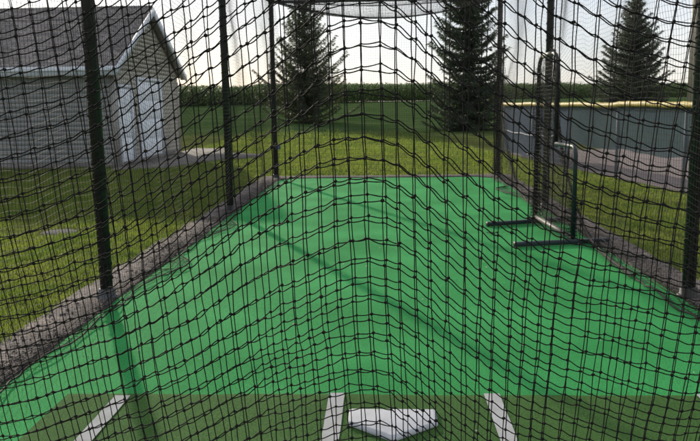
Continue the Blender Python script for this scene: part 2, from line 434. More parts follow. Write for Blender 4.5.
onpath = lambda x, y: ~((x < -3.5) & (x > -6.6) & (y > 17.8) & (y < 25.6) & (y - 17.9 > (x + 5.3) * 1.7) & ((25.6 - y) > (x + 5.4) * 1.9))
g = MB()
blades(g, 95000, (-7.2, KL + .06), (3.8, 13.), .050, .0048, lambda x, y: patch(x, y) & ((x > -2.6 - (y - 3.5) * .62)) & (rng.random(len(x)) < .55 + .45 * sstep(.2, .8, np.hypot(x + 4.25, (y - 8.7)))))
blades(g, 60000, (KR - .04, 6.2), (4.8, 15.), .050, .0048, lambda x, y: x < fence_x(y) - .03)
blades(g, 110000, (-12, 5), (13., 40.), .055, .007, lambda x, y: onpath(x, y) & ~((x > KL) & (x < KR) & (y < Y1 + .36)) & (x < fence_x(y)) & ~((x < -6.5) & (y > 18.1)) & (x > -.62 * y + 1) & (rng.random(len(x)) > sstep(25, 39, y + 4 * noise2(x * .12, y * .12, 77))))
tag(g.build('grass', M['grass']), 'short mown lawn grass beside and beyond the cage', 'grass', kind='stuff')

# ------------------------------------------------------------------ batting cage frame
CH = 3.52
PY = [1.0, 5.62, 10.45, 15.1]
PXL, PXR = -2.19, 2.335
cage = empty('batting_cage', (.085, 8.3, 0))
off = np.array([.085, 8.3, 0])
tag(cage, 'tall black steel batting cage frame with round posts and a top rail', 'batting cage')
for px_side in (0, 1):
    for i, y in enumerate(PY):
        px = (PXL, PXR)[px_side] - (.045 if px_side and i == 2 else 0)
        p = MB(); r = .049
        p.lathe([(r, 0), (r, CH - .06), (r * .9, CH - .03), (.02, CH - .015)], np.array([px, y, .02]) - off, 20)
        po = p.build('post', M['steel'], cage, smooth=False)
        for f in po.data.polygons: f.use_smooth = len(f.vertices) == 4
        q = MB(); q.lathe([(.085, .0), (.085, .012), (.066, .02), (.063, .07), (.056, .076)], np.array([px, y, .016]) - off, 20)
        q.build('collar', M['collar'] if i == 1 and px < 0 else M['steel'], po)
        # cord that laces the net to the post
        t = np.linspace(0, 1, 420); turns = 26
        lc = np.c_[px + np.cos(t * turns * 6.283) * (r + .004), y + np.sin(t * turns * 6.283) * (r + .004), .15 + t * (CH - .3) + .02 * noise1(t * 40, i + 5)] - off
        l = MB(); l.tubes(lc, .004, 4, (0, 0, 1)); l.build('lacing', M['net'], po)
def rail(a, b_, r=.03):
    p = MB(); p.tubes(np.array([[a, b_]]) - off, r, 12, (0, 0, 1) if abs(a[2] - b_[2]) < .1 else (1, 0, 0), cap=True)
    o = p.build('top_rail', M['steel'], cage)
    for f in o.data.polygons: f.use_smooth = len(f.vertices) == 4
for y in (PY[0], PY[3]): rail((PXL, y, CH), (PXR, y, CH), .034)
for px in (PXL, PXR): rail((px, PY[0], CH - .002), (px, PY[3], CH - .002))
c = MB(); c.box((-.035, -.05, -.05), (.055, .05, .05))
co = c.build('clamp', M['galv'], cage); co.location = np.array([PXL + .07, 15.0, .66]) - off; bevel(co, .01)

# ------------------------------------------------------------------ netting
def interp_rows(K, seg, flat=.65, sag=0., sagvec=(0, 0, -1), jit=0.):
    """K (N, M, 3) knots -> polylines with seg pieces per mesh; flat: ease at knots."""
    N, Mk, _ = K.shape
    t = np.arange(seg) / seg
    e = (1 - flat) * t + flat * (t * t * (3 - 2 * t))
    A = K[:, :-1, None, :]; B = K[:, 1:, None, :]
    P = A + (B - A) * np.where(np.array([1, 1, 0])[None, None, None, :] > 0, t[None, None, :, None], e[None, None, :, None])
    if sag:
        amt = sag * (0.3 + 1.2 * rng.random((N, Mk - 1, 1, 1)))
        P = P + amt * 4 * (t * (1 - t))[None, None, :, None] * np.array(sagvec, float)
    P = P.reshape(N, -1, 3)
    return np.concatenate([P, K[:, -1:]], 1)

# ---- the doubled net hung across the near end, 1.5 m from the viewer
NY = 1.5
sx_px = np.array([-500, -200, 0, 50, 100, 150, 200, 250, 300, 330, 344, 370, 392, 412, 436, 480, 520, 580, 620, 700, 900, 1300])
sl_px = np.array([0, -.05, -.18, -.28, -.42, -.55, -.60, -.58, -.56, -.46, -.28, .0, .28, .62, .84, .80, .66, .45, .25, .2, .05, 0])
gx = np.linspace(-500, 1300, 3601)
gs = np.interp(gx, sx_px, sl_px)
G = np.cumsum(gs) * (gx[1] - gx[0]); G -= np.interp(370, gx, G)      # px, + = down
def drape(x, z):
    """downward offset (m) of a mesh row at world x, height z."""
    sh = .05 * (1.7 - z) + .022 * noise1(z * 4.1, 33, 2)                                            # the ridge drifts a little towards the ground
    px = 382 + (x + sh) / .00201
    A = np.clip(.82 + .27 * (z - .83) / .87, .4, 1.10)
    # lower down the flanks level out nearer the ridge
    return -.00201 * np.interp(px, gx, G) * A
fn = MB()
p = .0328; cell = .0418
XC = .12
for layer in range(2):
    nu = 144; j = np.arange(nu) - nu // 2
    xb = j * p + .010 * noise1(j * .21, 11, 2) + .003 * noise1(j * .9, 17, 1) + .0035 * noise1(j * .3, 19 + layer, 2)
    if layer: xb = xb + p * (.10 + .38 * np.exp(-((xb + .40) / .26) ** 2) + .30 * sstep(.06, .30, xb) + .08 * np.sin(xb * 7)) + .001
    nv = 89
    v = np.arange(nv)
    zb = -.02 + v * cell * 1.0
    XX, ZZ = np.meshgrid(xb, zb, indexing='ij')
    UU, VV = np.meshgrid(j.astype(float), v.astype(float), indexing='ij')
    Xk = XC + (XX - XC) * (1 + .12 * (ZZ - 1.5)) + .008 * noise2(UU * .12, VV * .10, 41) + .003 * noise2(UU * .12, VV * .10, 45 + layer) + .0032 * noise2(UU * .5, VV * .45, 43 + layer)
    Xk += sstep(.1, .7, Xk) * .05 * (ZZ - 1.5)
    Zk = ZZ + drape(Xk, ZZ) + .014 * noise2(UU * .12, VV * .15, 51) + .005 * noise2(UU * .15, VV * .15, 57 + layer) + .0058 * noise2(UU * .7, VV * .5, 53 + layer) + .003 * noise1(VV * 1.7, 59 + layer)
    if layer: Zk = Zk + .009 * sstep(-.75, -.1, Xk) - .003 + .004 * np.sin(Xk * 3)
    Zk += .0016 * (rng.random(Zk.shape) - .5)
    Xk += .0016 * (rng.random(Zk.shape) - .5)
    Yk = NY + layer * .022 + .022 * np.sin(UU * .55 + .8 * noise1(VV * .05, 61)) + .016 * noise2(UU * .2, VV * .06, 63 + layer)
    # below the turf the net piles up: keep it on the ground
    low = Zk < .03
    Yk = np.where(low, Yk - (.03 - Zk) * .6, Yk); Zk = np.where(low, .03 + .006 * rng.random(Zk.shape), Zk)
    top = Zk > CH - .03
    Zk = np.where(top, CH - .03 + .002 * rng.random(Zk.shape), Zk)
    K = np.stack([Xk, Yk, Zk], -1)
    rows = interp_rows(K.transpose(1, 0, 2), 6, 1.0, .0022)
    fn.tubes(rows, .00122 * (1 + .22 * (rng.random(rows.shape[:2]) - .5)), 4, (0, 1, 0))
    cols = interp_rows(K, 2, 0, 0.)
    cols[:, 1::2, 0] += .0012 * (rng.random(cols[:, 1::2, 0].shape) - .5)
    fn.tubes(cols, .00108 * (1 + .22 * (rng.random(cols.shape[:2]) - .5)), 4, (0, 1, 0))
    fn.knots(K.reshape(-1, 3), .0036)
tag(fn.build('net', M['net'], smooth=True), 'heavy black knotted net hung double across the near end, in front of home plate', 'net')

def plane_net(mb, K, r, ref, seg=1, knots=0.):
    mb.tubes(interp_rows(K, seg, 0, 0) if seg > 1 else K, r, 3, ref)
    mb.tubes(interp_rows(K.transpose(1, 0, 2), seg, 0, 0) if seg > 1 else K.transpose(1, 0, 2), r, 3, ref)
    if knots: mb.knots(K.reshape(-1, 3), knots)

def gather(mb, cx, cy, z0, z1, rx, ry, n, seed, lean=(0, 0)):
    """net bunched into a hanging hank."""
    u = np.arange(n); nv = int((z1 - z0) / .045) + 1; v = np.arange(nv)
    UU, VV = np.meshgrid(u.astype(float), v.astype(float), indexing='ij')
    t = VV / nv
    wid = .75 + .35 * noise1(VV * .09, seed) + .25 * (1 - t)
    X = cx + lean[0] * (1 - t) + rx * wid * np.sin(UU * 1.31 + .5 * noise2(UU * .3, VV * .06, seed)) + .012 * noise2(UU * .9, VV * .4, seed + 1)
    Y = cy + lean[1] * (1 - t) + ry * wid * np.cos(UU * 1.93 + .5 * noise2(UU * .3, VV * .06, seed + 2))
    Z = z0 + VV * .045 + .03 * noise2(UU * .4, VV * .1, seed + 3) + .012 * np.sin(UU * 2.1)
    plane_net(mb, np.stack([X, Y, Z], -1), .0017, (.6, .8, 0))

def side_net(X0, inward, seed, hem, ya=1.45, yb=15.05):
    cs = .047
    nu = int((yb - ya) / cs); s = np.arange(0, 3.5 + hem, cs); nv = len(s)
    u = np.arange(nu)
    UU, SS = np.meshgrid(u.astype(float), s, indexing='ij')
    Yb = ya + UU * cs
    lie = hem * (.55 + .45 * noise1(Yb * .9, seed, 3)) * (.45 + .55 * np.abs(np.sin((Yb - 1.0) * math.pi / 4.7)))
    lie = np.clip(lie, .04, None)
    over = np.clip(lie - SS, 0, None)
    Xs = X0 + inward * (over + .035 + .05 * noise2(Yb * .8, SS * .7, seed + 1) + .03 * np.sin(Yb * 2.2 + 2 * noise1(SS, seed)))
    Z = np.where(SS < lie, TZ + .012 + .030 * np.abs(noise2(Yb * 4, SS * 9, seed + 2)), TZ + .02 + (SS - lie))
    bay = np.abs(np.sin((Yb - 1.0) * math.pi / 4.7))
    Z = Z - np.where(SS > lie, .07 * bay * sstep(.0, 1.2, SS - lie) * (1 - .3 * sstep(2, 3.5, SS)), 0) + .012 * noise2(Yb * 1.6, SS * 1.4, seed + 4) * (SS > lie)
    Z = np.minimum(Z, CH - .03)
    Yk = Yb + .012 * noise2(Yb * 1.3, SS * .8, seed + 5)
    return np.stack([Xs, Yk, Z], -1)

sn = MB()
K = side_net(PXL + .05, 1, 71, .30)
plane_net(sn, K, .00125, (1, 0, 0))
for k, rr in ((0, .006), (1, .003), (2, .003), (3, .003)): sn.tubes(K[:, k][None], rr, 5, (0, 0, 1))
tag(sn.build('net', M['net']), 'fine black side net laced along the lawn side posts, in front of the shed', 'net')

sn = MB()
K = side_net(PXR - .05, -1, 81, .34)
plane_net(sn, K, .00125, (1, 0, 0))
for k, rr in ((0, .008), (1, .004), (2, .004), (3, .003)): sn.tubes(K[:, k][None], rr, 5, (0, 0, 1))
gather(sn, 2.30, 14.9, .06, 2.5, .11, .09, 26, 91)
# two seams of the panel that swing in from the posts down to the hem
def seam(pts, w, n, seed):
    pts = np.array(pts, float); tt = np.linspace(0, 1, 60); k = np.linspace(0, 1, len(pts))
    c_ = np.stack([np.interp(tt, k, pts[:, i]) for i in range(3)], 1)
    for it in range(6): c_[1:-1] = (c_[:-2] + 2 * c_[1:-1] + c_[2:]) / 4
    L_ = []; n = n * 2
    for q in range(n):
        a = 6.283 * q / n
        L_.append(c_ + np.c_[w * math.cos(a) * (.6 + .6 * noise1(tt * 9 + q, seed)), w * math.sin(a) * (.6 + .6 * noise1(tt * 8 + q, seed + 1)), .01 * noise1(tt * 14 + q, seed + 2)])
    sn.tubes(np.array(L_), .0028, 3, (1, .3, 0))
    sn.tubes(c_, .009, 5, (1, .3, 0))
seam([(2.36, 15.2, 2.2), (2.33, 14.6, 1.3), (2.28, 13.6, .6), (2.22, 12.4, .2), (2.14, 11.2, .05), (2.18, 10.2, .04)], .035, 7, 5)
seam([(2.36, 10.5, 2.2), (2.34, 10.1, 1.3), (2.31, 9.5, .7), (2.28, 8.8, .3), (2.2, 7.9, .06), (2.12, 7.0, .04), (2.1, 6.2, .04)], .03, 7, 15)
tag(sn.build('net', M['net']), 'fine black side net on the posts beside the yellow-capped fence, bunched at the far corner', 'net')

sn = MB()
cs = .047; nu = int((PXR - PXL - .08) / cs); s = np.arange(0, CH - .05, cs)
UU, SS = np.meshgrid(np.arange(nu).astype(float), s, indexing='ij')
Xk = PXL + .05 + UU * cs; Yk = 15.02 + .05 * noise2(Xk * .9, SS * .8, 101)
Zk = .05 + SS - .10 * np.sin((Xk - PXL) / (PXR - PXL) * math.pi) * sstep(0, 2, SS) + .01 * noise2(Xk * 2, SS * 2, 102)
plane_net(sn, np.stack([Xk, Yk, np.clip(Zk, .03, CH - .03)], -1), .00115, (0, 1, 0))
tag(sn.build('net', M['netfar']), 'fine black net closing the far end of the cage towards the field', 'net')

sn = MB()
nu = int((PXR - PXL) / .05) + 1; nv = int((15.25 - 1.5) / .05)
UU, VV = np.meshgrid(np.linspace(0, 1, nu), np.linspace(0, 1, nv), indexing='ij')
Xk = PXL + UU * (PXR - PXL); Yk = 1.5 + VV * 13.52
bayf = (Yk - 1.0) / 4.7; fr = bayf - np.floor(bayf)
sagb = np.sin(fr * math.pi) ** .8
Zk = CH - .02 - np.sin(UU * math.pi) ** .7 * (.16 + .32 * sagb) * sstep(0, .10, 1 - VV) - .07 * sagb - .03 * noise2(Xk * .8, Yk * .8, 111) * sagb
K = np.stack([Xk, Yk, Zk], -1)
plane_net(sn, K, .0015, (0, 0, 1))
for yr in (13.0, 14.6, 8.2, 3.6):
    k = int((yr - 1.5) / .05); sn.tubes(K[:, k][None], .011, 6, (0, 1, 0)); sn.tubes(K[:, k + 2][None], .006, 6, (0, 1, 0))
tag(sn.build('net', M['netfar']), 'fine black roof net sagging between the top rails overhead', 'net')

# ------------------------------------------------------------------ batting mat, plate
matx0, matx1, maty0, maty1 = -1.67, 1.70, 1.75, 3.66
mo = np.array([.045, 2.7, TZ + .006])
mt = empty('batting_mat', mo)
tag(mt, 'dark olive turf batting mat with white box lines, lying across the bright green turf', 'batting mat')
b = MB()
X, Y = np.meshgrid(np.linspace(matx0, matx1, 60), np.linspace(maty0, maty1, 40), indexing='ij')
edge = np.minimum.reduce([X - matx0, matx1 - X, Y - maty0, maty1 - Y])
Z = TZ + .006 + .010 * sstep(0, .02, edge) + .003 * noise2(X * 2, Y * 2, 121) * sstep(0, .1, edge)
Y = Y + np.where(Y > maty1 - .01, .006 * noise1(X * 3, 122), 0)
idx = np.arange(X.size).reshape(X.shape)
b.add(np.stack([X, Y, Z], -1) - mo, np.stack([idx[:-1, :-1], idx[1:, :-1], idx[1:, 1:], idx[:-1, 1:]], -1).reshape(-1, 4))
bo = b.build('pad', M['mat'], mt, smooth=True)
def line(x0, x1, y0, y1):
    n = 26; b = MB(); yy = np.linspace(y0, y1, n)
    w0 = x0 + .0014 * noise1(yy * 9, int(x0 * 50) + 200); w1 = x1 + .0014 * noise1(yy * 9, int(x1 * 50) + 201)
    z = TZ + .023 + .003 * noise2(np.full(n, (x0 + x1) / 2) * 2, yy * 2, 121)
    V = np.concatenate([np.c_[w0, yy, z], np.c_[w1, yy, z]]) - mo
    i = np.arange(n - 1)
    b.add(V, np.stack([i, i + n, i + n + 1, i + 1], 1))
    b.build('box_line', M['chalk'], mt)
line(-.282, -.202, 1.95, 3.64); line(.512, .590, 1.95, 3.64)
line(-1.395, -1.315, 1.95, 3.60); line(1.58, 1.66, 1.95, 3.64)

b = MB()
cxp, fy, w, sd, tp = .04, 3.405, .210, .150, .172
out_ = [(-w, 0), (w, 0), (w, -sd), (.0, -sd - tp), (-w, -sd)]
ins = [(-w + .014, -.014), (w - .014, -.014), (w - .014, -sd - .006), (0, -sd - tp + .02), (-w + .014, -sd - .006)]
z0, z1, z2 = 0, .015, .026
V = [(x, y, z0) for x, y in out_] + [(x, y, z1) for x, y in out_] + [(x, y, z2) for x, y in ins]
Q = []
for i in range(5):
    k = (i + 1) % 5
    Q += [(i, i + 5, k + 5, k), (i + 5, i + 10, k + 10, k + 5)]
b.add(V, Q); b.n.append(np.arange(10, 15)[::-1]); b.n.append(np.arange(0, 5))
pl = b.build('home_plate', M['plate']); pl.location = (cxp, fy, TZ + .0175); pl.rotation_euler = (0, 0, R(-.4))
bevel(pl, .004, 2)
tag(pl, 'white five-sided rubber home plate lying on the olive batting mat', 'home plate')

# ------------------------------------------------------------------ L-shaped pitching screen
scr = empty('pitching_screen', (1.97, 8.5, TZ))
so = np.array([1.97, 8.5, TZ])
tag(scr, 'dark L-shaped pitching screen on two long feet, parked near the far right of the turf', 'pitching screen')
def sx_(y): return 1.92 + (9.31 - y) * (2.01 - 1.92) / (9.31 - 7.78)
def arc(c0, r, a0, a1, n=8):
    a = np.linspace(a0, a1, n); return [(c0[0] + r * math.cos(t), c0[1] + r * math.sin(t)) for t in a]
yT, yS, yN = 9.31, 8.52, 7.80
hT, hL = 2.04, 1.03
def path3(yz): return np.array([(sx_(y), y, z) for y, z in yz]) - so
def tube(name, pts, r, m, parent):
    b = MB(); b.tubes(pts, r, 12, (1, .1, 0.02), cap=True)
    o = b.build(name, m, parent)
    for f in o.data.polygons: f.use_smooth = len(f.vertices) == 4
    return o
tall = [(yT, .05), (yT, hT - .18)] + arc((yT - .18, hT - .18), .18, 0, math.pi / 2)[1:] + arc((yS + .18, hT - .18), .18, math.pi / 2, math.pi)[0:] + [(yS, hL)]
tube('frame', path3(tall), .024, M['steel'], scr)
tube('low_rail', path3([(yS, hL)] + arc((yN + .09, hL - .09), .09, math.pi / 2, math.pi)[0:] + [(yN, .06)]), .023, M['teal'], scr)
tube('sill_pipe', path3([(yT, .07), (yN, .07)]), .028, M['worn'], scr)
tube('top_sleeve', path3([(yT - .2, hT), (yS + .2, hT)]), .030, M['worn'], scr)
def foot(a, b_):
    b = MB(); b.bar(np.array([*a, TZ + .032]) - so, np.array([*b_, TZ + .032]) - so, .055, .05)
    o = b.build('foot', M['teal'], scr); bevel(o, .008); 
    for e in (a, b_):
        c = MB(); d = np.array([*e, TZ + .032]) - so; c.box((-.031, -.008, -.027), (.031, .008, .027))
        k = c.build('end_cap', M['steel'], o); k.location = d; k.rotation_euler = (0, 0, math.atan2(b_[1] - a[1], b_[0] - a[0]) + math.pi / 2)
foot((1.27, 8.93), (2.43, 9.33)); foot((1.37, 7.62), (2.38, 7.84))
b = MB()
cs = .045
for side in (-1, 1):
    ny, nz = int((yT - yN) / cs), int(hT / cs)
    yy = yN + .02 + np.arange(ny) * cs; zz = .06 + np.arange(nz) * cs
    for part in ((0, ny, 0, int((hL - .06) / cs)), (int((yS - yN) / cs) + 1, ny, int((hL - .06) / cs) - 1, nz)):
        YY, ZZ = np.meshgrid(yy[part[0]:part[1]], zz[part[2]:part[3]], indexing='ij')
        bag = .03 + .02 * noise2(YY * 3, ZZ * 2, 131 + side) + (.16 * np.exp(-ZZ / .12) if side < 0 else .05 * np.exp(-ZZ / .1))
        XX = sx_(YY) + side * bag
        Zk = ZZ + .012 * noise2(YY * 5, ZZ * 4, 133)
        plane_net(b, np.stack([XX, YY, Zk], -1) - so, .0018, (1, 0, 0))
def hank(y, z0, z1, r, n, seed):
    nv = int((z1 - z0) / .04); UU, VV = np.meshgrid(np.arange(n).astype(float), np.arange(nv).astype(float), indexing='ij')
    XX = sx_(y) + r * np.sin(UU * 1.7) * (1 + .4 * noise2(UU, VV * .3, seed)); YY = y + r * np.cos(UU * 2.3) * (1 + .4 * noise2(UU, VV * .3, seed + 1))
    plane_net(b, np.stack([XX, YY, z0 + VV * .04 + .015 * np.sin(UU * 2)], -1) - so, .002, (.7, .7, 0))
hank(yT - .02, .05, 1.95, .045, 14, 141); hank(yS, 1.0, 1.95, .035, 10, 143); hank(yN + .03, .05, .55, .06, 12, 145); hank(yT - .05, .05, .45, .08, 12, 147)
b.build('netting', M['net'], scr)

# debris and pale leaf scraps on the turf
b = MB()
for k in range(9):
    a = rng.random() * 6.28; c0 = np.array([rng.normal(0, .028), rng.normal(0, .02), .004 + .012 * rng.random()]); l = rng.uniform(.02, .04)
    d = np.array([math.cos(a), math.sin(a), .3 * rng.normal()]) * l; s = np.array([-math.sin(a), math.cos(a), .5 * rng.normal()]) * l * .45
    b.add([c0 - d, c0 + s + (0, 0, .01), c0 + d, c0 - s + (0, 0, .006)], [(0, 1, 2, 3)])
o = b.build('leaf_clump', M['debris']); o.location = (1.26, 8.40, TZ + .006)
tag(o, 'small dark clump of dry leaves on turf beside the screen foot', 'leaves')
spots = [(rng.uniform(-1.9, 2.1), 3.8 + 6 * rng.random() ** 1.5) for _ in range(14)] + [(-.62, 4.9), (.30, 5.55), (.86, 4.45), (.42, 3.2), (1.36, 4.55), (-1.1, 4.2), (-.35, 6.4), (1.7, 5.3), (-1.52, 4.35), (.95, 6.9)]
b = MB(); b.add([(-.011, 0, .002), (0, -.006, .0), (.012, .001, .006), (.001, .007, .003), (0, 0, .007)], tris=[(0, 1, 4), (1, 2, 4), (2, 3, 4), (3, 0, 4)])
l0 = b.build('leaf_scrap', M['leafbit'])
for i, (x, y) in enumerate(spots):
    o = l0 if i == 0 else link(l0.copy())
    o.location = (x, y, TZ + (.022 if y < maty1 else .005)); o.rotation_euler = (.1, .1, rng.random() * 6.28); s_ = rng.uniform(.6, 1.2); o.scale = (s_, s_, s_)
    tag(o, 'tiny pale leaf scrap lying on the green turf', 'leaf scrap', 'pale leaf scraps scattered on the turf')

# valve lid in the lawn
vb = empty('valve_box', (-3.95, 8.75, 0)); tag(vb, 'low round grey valve box lid set in the lawn left of the kerb', 'valve box')
b = MB(); b.lathe([(.21, -.02), (.21, .006), (.20, .010), (.172, .010)], (0, 0, 0), 32); b.build('rim', M['valve'], vb)
b = MB(); b.lathe([(.170, .0), (.170, .012), (.16, .014), (.03, .016)], (0, 0, 0), 32); b.build('lid', M['valve'], vb)

# ------------------------------------------------------------------ shed
shed = empty('shed', (-11, 21, 0)); sh = np.array([-11., 21, 0])
tag(shed, 'grey sided shed with dark shingle roof and white doors in its gable', 'shed')
WX, WX0, WY0, WY1, RY = -6.56, -17., 18.15, 23.85, 21.0
EZ, RZ = 2.42, 4.14
slope = (RZ - EZ) / (RY - 17.85)
def roofz(y): return RZ - abs(y - RY) * slope
lap = .115
def lapwall_x(name, yr, holes):      # gable wall facing +X
    b = MB(); z = .12
    while z < RZ - .2:
        z1 = min(z + lap, RZ - .16)
        segs = [yr]
        for (h0, h1, hz) in holes:
            if z < hz - .01:
                segs = [s for a in segs for s in ((a[0], min(a[1], h0)), (max(a[0], h1), a[1])) if s[1] - s[0] > .01]
        for (a, c) in segs:
            lim = RY - (RZ - .16 - z) / slope, RY + (RZ - .16 - z) / slope
            lim1 = RY - (RZ - .16 - z1) / slope, RY + (RZ - .16 - z1) / slope
            a0, c0 = max(a, lim[0]), min(c, lim[1]); a1, c1 = max(a, lim1[0]), min(c, lim1[1])
            if c0 - a0 < .02: continue
            if c1 < a1: a1 = c1 = RY
            V = np.array([(WX + .010, a0, z), (WX + .010, c0, z), (WX, c1, z1), (WX, a1, z1), (WX, a0, z), (WX, c0, z)]) - sh
            b.add(V, [(0, 1, 2, 3), (0, 4, 5, 1)])
        z = z1
    return b.build(name, M['sidingG'], shed)
D1 = (18.42, 19.35, 1.98); D2 = (19.95, 21.95, 2.2)
lapwall_x('gable_wall', (WY0, WY1), (D1, D2))
b = MB(); z = .12
while z < EZ:
    z1 = min(z + lap, EZ + .02)
    b.add(np.array([(WX0, WY0 - .009, z), (WX, WY0 - .009, z), (WX, WY0, z1), (WX0, WY0, z1), (WX0, WY0, z), (WX, WY0, z)]) - sh, [(0, 1, 2, 3), (0, 4, 5, 1)])
    z = z1
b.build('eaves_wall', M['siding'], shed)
b = MB(); b.box(np.array([WX0, WY0 + .03, 0]) - sh, np.array([WX - .06, WY1 - .03, EZ]) - sh); b.build('core', M['beige'], shed)
b = MB(); b.box(np.array([WX0, WY0 - .02, -.05]) - sh, np.array([WX + .02, WY1, .12]) - sh); b.build('footing', M['concrete'], shed)
# roof: two slabs with shingle courses
def shingle():
    m = bpy.data.materials.new('dark_shingles'); m.use_nodes = True
    nt = m.node_tree; N = nt.nodes; L = nt.links; bs = N['Principled BSDF']; bs.inputs['Roughness'].default_value = .95; bs.inputs['Specular IOR Level'].default_value = .15
    tc = N.new('ShaderNodeTexCoord'); mp = N.new('ShaderNodeMapping'); L.new(tc.outputs['UV'], mp.inputs['Vector'])
    tc2 = N.new('ShaderNodeTexCoord')
    br = N.new('ShaderNodeTexBrick'); br.inputs['Scale'].default_value = 1.0; br.inputs['Brick Width'].default_value = .32; br.inputs['Row Height'].default_value = .14; br.inputs['Mortar Size'].default_value = .006
    br.inputs['Color1'].default_value = (.145, .138, .140, 1); br.inputs['Color2'].default_value = (.27, .255, .25, 1); br.inputs['Mortar'].default_value = (.02, .018, .018, 1)
    mp.inputs['Scale'].default_value = (1, 1.15, 1); L.new(tc2.outputs['Object'], mp.inputs['Vector']); L.new(mp.outputs['Vector'], br.inputs['Vector'])
    n = N.new('ShaderNodeTexNoise'); n.inputs['Scale'].default_value = 30; n.inputs['Detail'].default_value = 4; L.new(tc2.outputs['Object'], n.inputs['Vector'])
    r2 = N.new('ShaderNodeValToRGB'); r2.color_ramp.elements[0].position = .3; r2.color_ramp.elements[1].position = .7
    r2.color_ramp.elements[0].color = (.55, .55, .55, 1); r2.color_ramp.elements[1].color = (1.5, 1.45, 1.4, 1); L.new(n.outputs['Fac'], r2.inputs['Fac'])
    mu = N.new('ShaderNodeMix'); mu.data_type = 'RGBA'; mu.blend_type = 'MULTIPLY'; mu.inputs['Factor'].default_value = 1
    L.new(br.outputs['Color'], mu.inputs['A']); L.new(r2.outputs['Color'], mu.inputs['B']); L.new(mu.outputs['Result'], bs.inputs['Base Color'])
    bp = N.new('ShaderNodeBump'); bp.inputs['Strength'].default_value = .6; bp.inputs['Distance'].default_value = .02; L.new(br.outputs['Fac'], bp.inputs['Height']); bp.invert = True; L.new(bp.outputs['Normal'], bs.inputs['Normal'])
    return m
M['shingle'] = shingle()
RX = -6.36
b = MB()
t_ = .09
for sgn, ye in ((-1, 17.80), (1, 24.2)):
    n = 22; ycs = np.linspace(ye, RY, n + 1)
    for i in range(n):                      # each course a little stepped
        ya, yb = ycs[i], ycs[i + 1]
        za, zb = roofz(ya) + .02, roofz(yb) + .004
        b.add(np.array([(WX0, ya, za + t_), (RX, ya, za + t_), (RX, yb, zb + t_), (WX0, yb, zb + t_), (WX0, ya, za + t_ - .03), (RX, ya, za + t_ - .03)]) - sh,
              [(0, 1, 2, 3) if sgn < 0 else (3, 2, 1, 0), (0, 4, 5, 1)])
    b.add(np.array([(WX0, ye, roofz(ye)), (RX, ye, roofz(ye)), (RX, RY, RZ), (WX0, RY, RZ), (WX0, ye, roofz(ye) + t_), (RX, ye, roofz(ye) + t_), (RX, RY, RZ + t_), (WX0, RY, RZ + t_)]) - sh,
          [(3, 2, 1, 0), (1, 2, 6, 5), (0, 1, 5, 4)])
ro = b.build('roof', M['shingle'], shed)
b = MB(); b.tubes(np.array([(WX0, RY, RZ + t_ + .0), (RX, RY, RZ + t_)]) - sh, .05, 8, (0, 0, 1), cap=True); b.build('ridge_cap', M['shingle'], ro)
# trim
b = MB(); b.box(np.array([WX0, 17.76, EZ - .16]) - sh, np.array([RX + .03, 17.797, EZ + .055]) - sh); fa = b.build('fascia', M['trim'], shed)
b = MB(); b.box(np.array([WX0, 17.70, EZ - .05]) - sh, np.array([RX + .03, 17.757, EZ + .05]) - sh); bevel(b.build('gutter', M['trim'], fa), .01)
b = MB(); b.box(np.array([WX0, 17.80, EZ - .17]) - sh, np.array([RX, WY0 - .016, EZ - .145]) - sh); b.build('soffit', M['beige'], shed)
for sgn, ye in ((-1, 17.75), (1, 24.25)):
    b = MB(); zt = roofz(ye)
    V = []
    for x in (RX + .003, RX + .035):
        V += [(x, ye, zt - .13), (x, ye, zt + .085), (x, RY, RZ + .085), (x, RY, RZ - .13)]
    b.add(np.array(V) - sh, [(0, 1, 2, 3), (7, 6, 5, 4), (0, 4, 5, 1), (1, 5, 6, 2), (2, 6, 7, 3), (3, 7, 4, 0)])
    b.build('rake_board', M['trim'], shed)
    b = MB()
    V = [(WX + .02, ye, zt - .03), (RX, ye, zt - .03), (RX, RY, RZ - .03), (WX + .02, RY, RZ - .03)]
    b.add(np.array(V) - sh, [(0, 1, 2, 3)]); b.build('rake_soffit', M['beige'], shed)
for (y0, y1) in ((WY0 - .03, WY0 + .09), (WY1 - .10, WY1 + .02)):
    b = MB(); b.box(np.array([WX - .08, y0, .12]) - sh, np.array([WX + .030, y1, EZ - .17]) - sh); b.build('corner_board', M['beige'], shed)
# doors
def door(name, d, rows, cols, frame):
    y0, y1, z1 = d
    b = MB(); b.box(np.array([WX - .05, y0 + .003, .06]) - sh, np.array([WX - .012, y1 - .003, z1]) - sh)
    ph = (z1 - .1) / rows; pw = (y1 - y0 - .06) / cols
    for i in range(rows):
        for k in range(cols):
            b.box(np.array([WX - .0115, y0 + .05 + k * pw, .12 + i * ph]) - sh, np.array([WX + .008, y0 + .01 + (k + 1) * pw, .06 + (i + 1) * ph]) - sh)
    o = b.build(name, M['door'], shed); bevel(o, .008)
    f = MB(); w = .085
    f.box(np.array([WX - .01, y0 - w, .06]) - sh, np.array([WX + .032, y0 - .001, z1 + w]) - sh)
    f.box(np.array([WX - .01, y1 + .001, .06]) - sh, np.array([WX + .032, y1 + w, z1 + w]) - sh)
    f.box(np.array([WX - .01, y0 - .001, z1 + .002]) - sh, np.array([WX + .030, y1 + .001, z1 + w - .002]) - sh)
    f.build('frame', M[frame], o)
    return o
d1 = door('door', D1, 3, 2, 'trim')
k = MB(); k.knots(np.array([[WX + .05, 19.22, 1.0]]) - sh, .035, 0); k.build('handle', M['handle'], d1)
door('overhead_door', D2, 4, 4, 'trim')

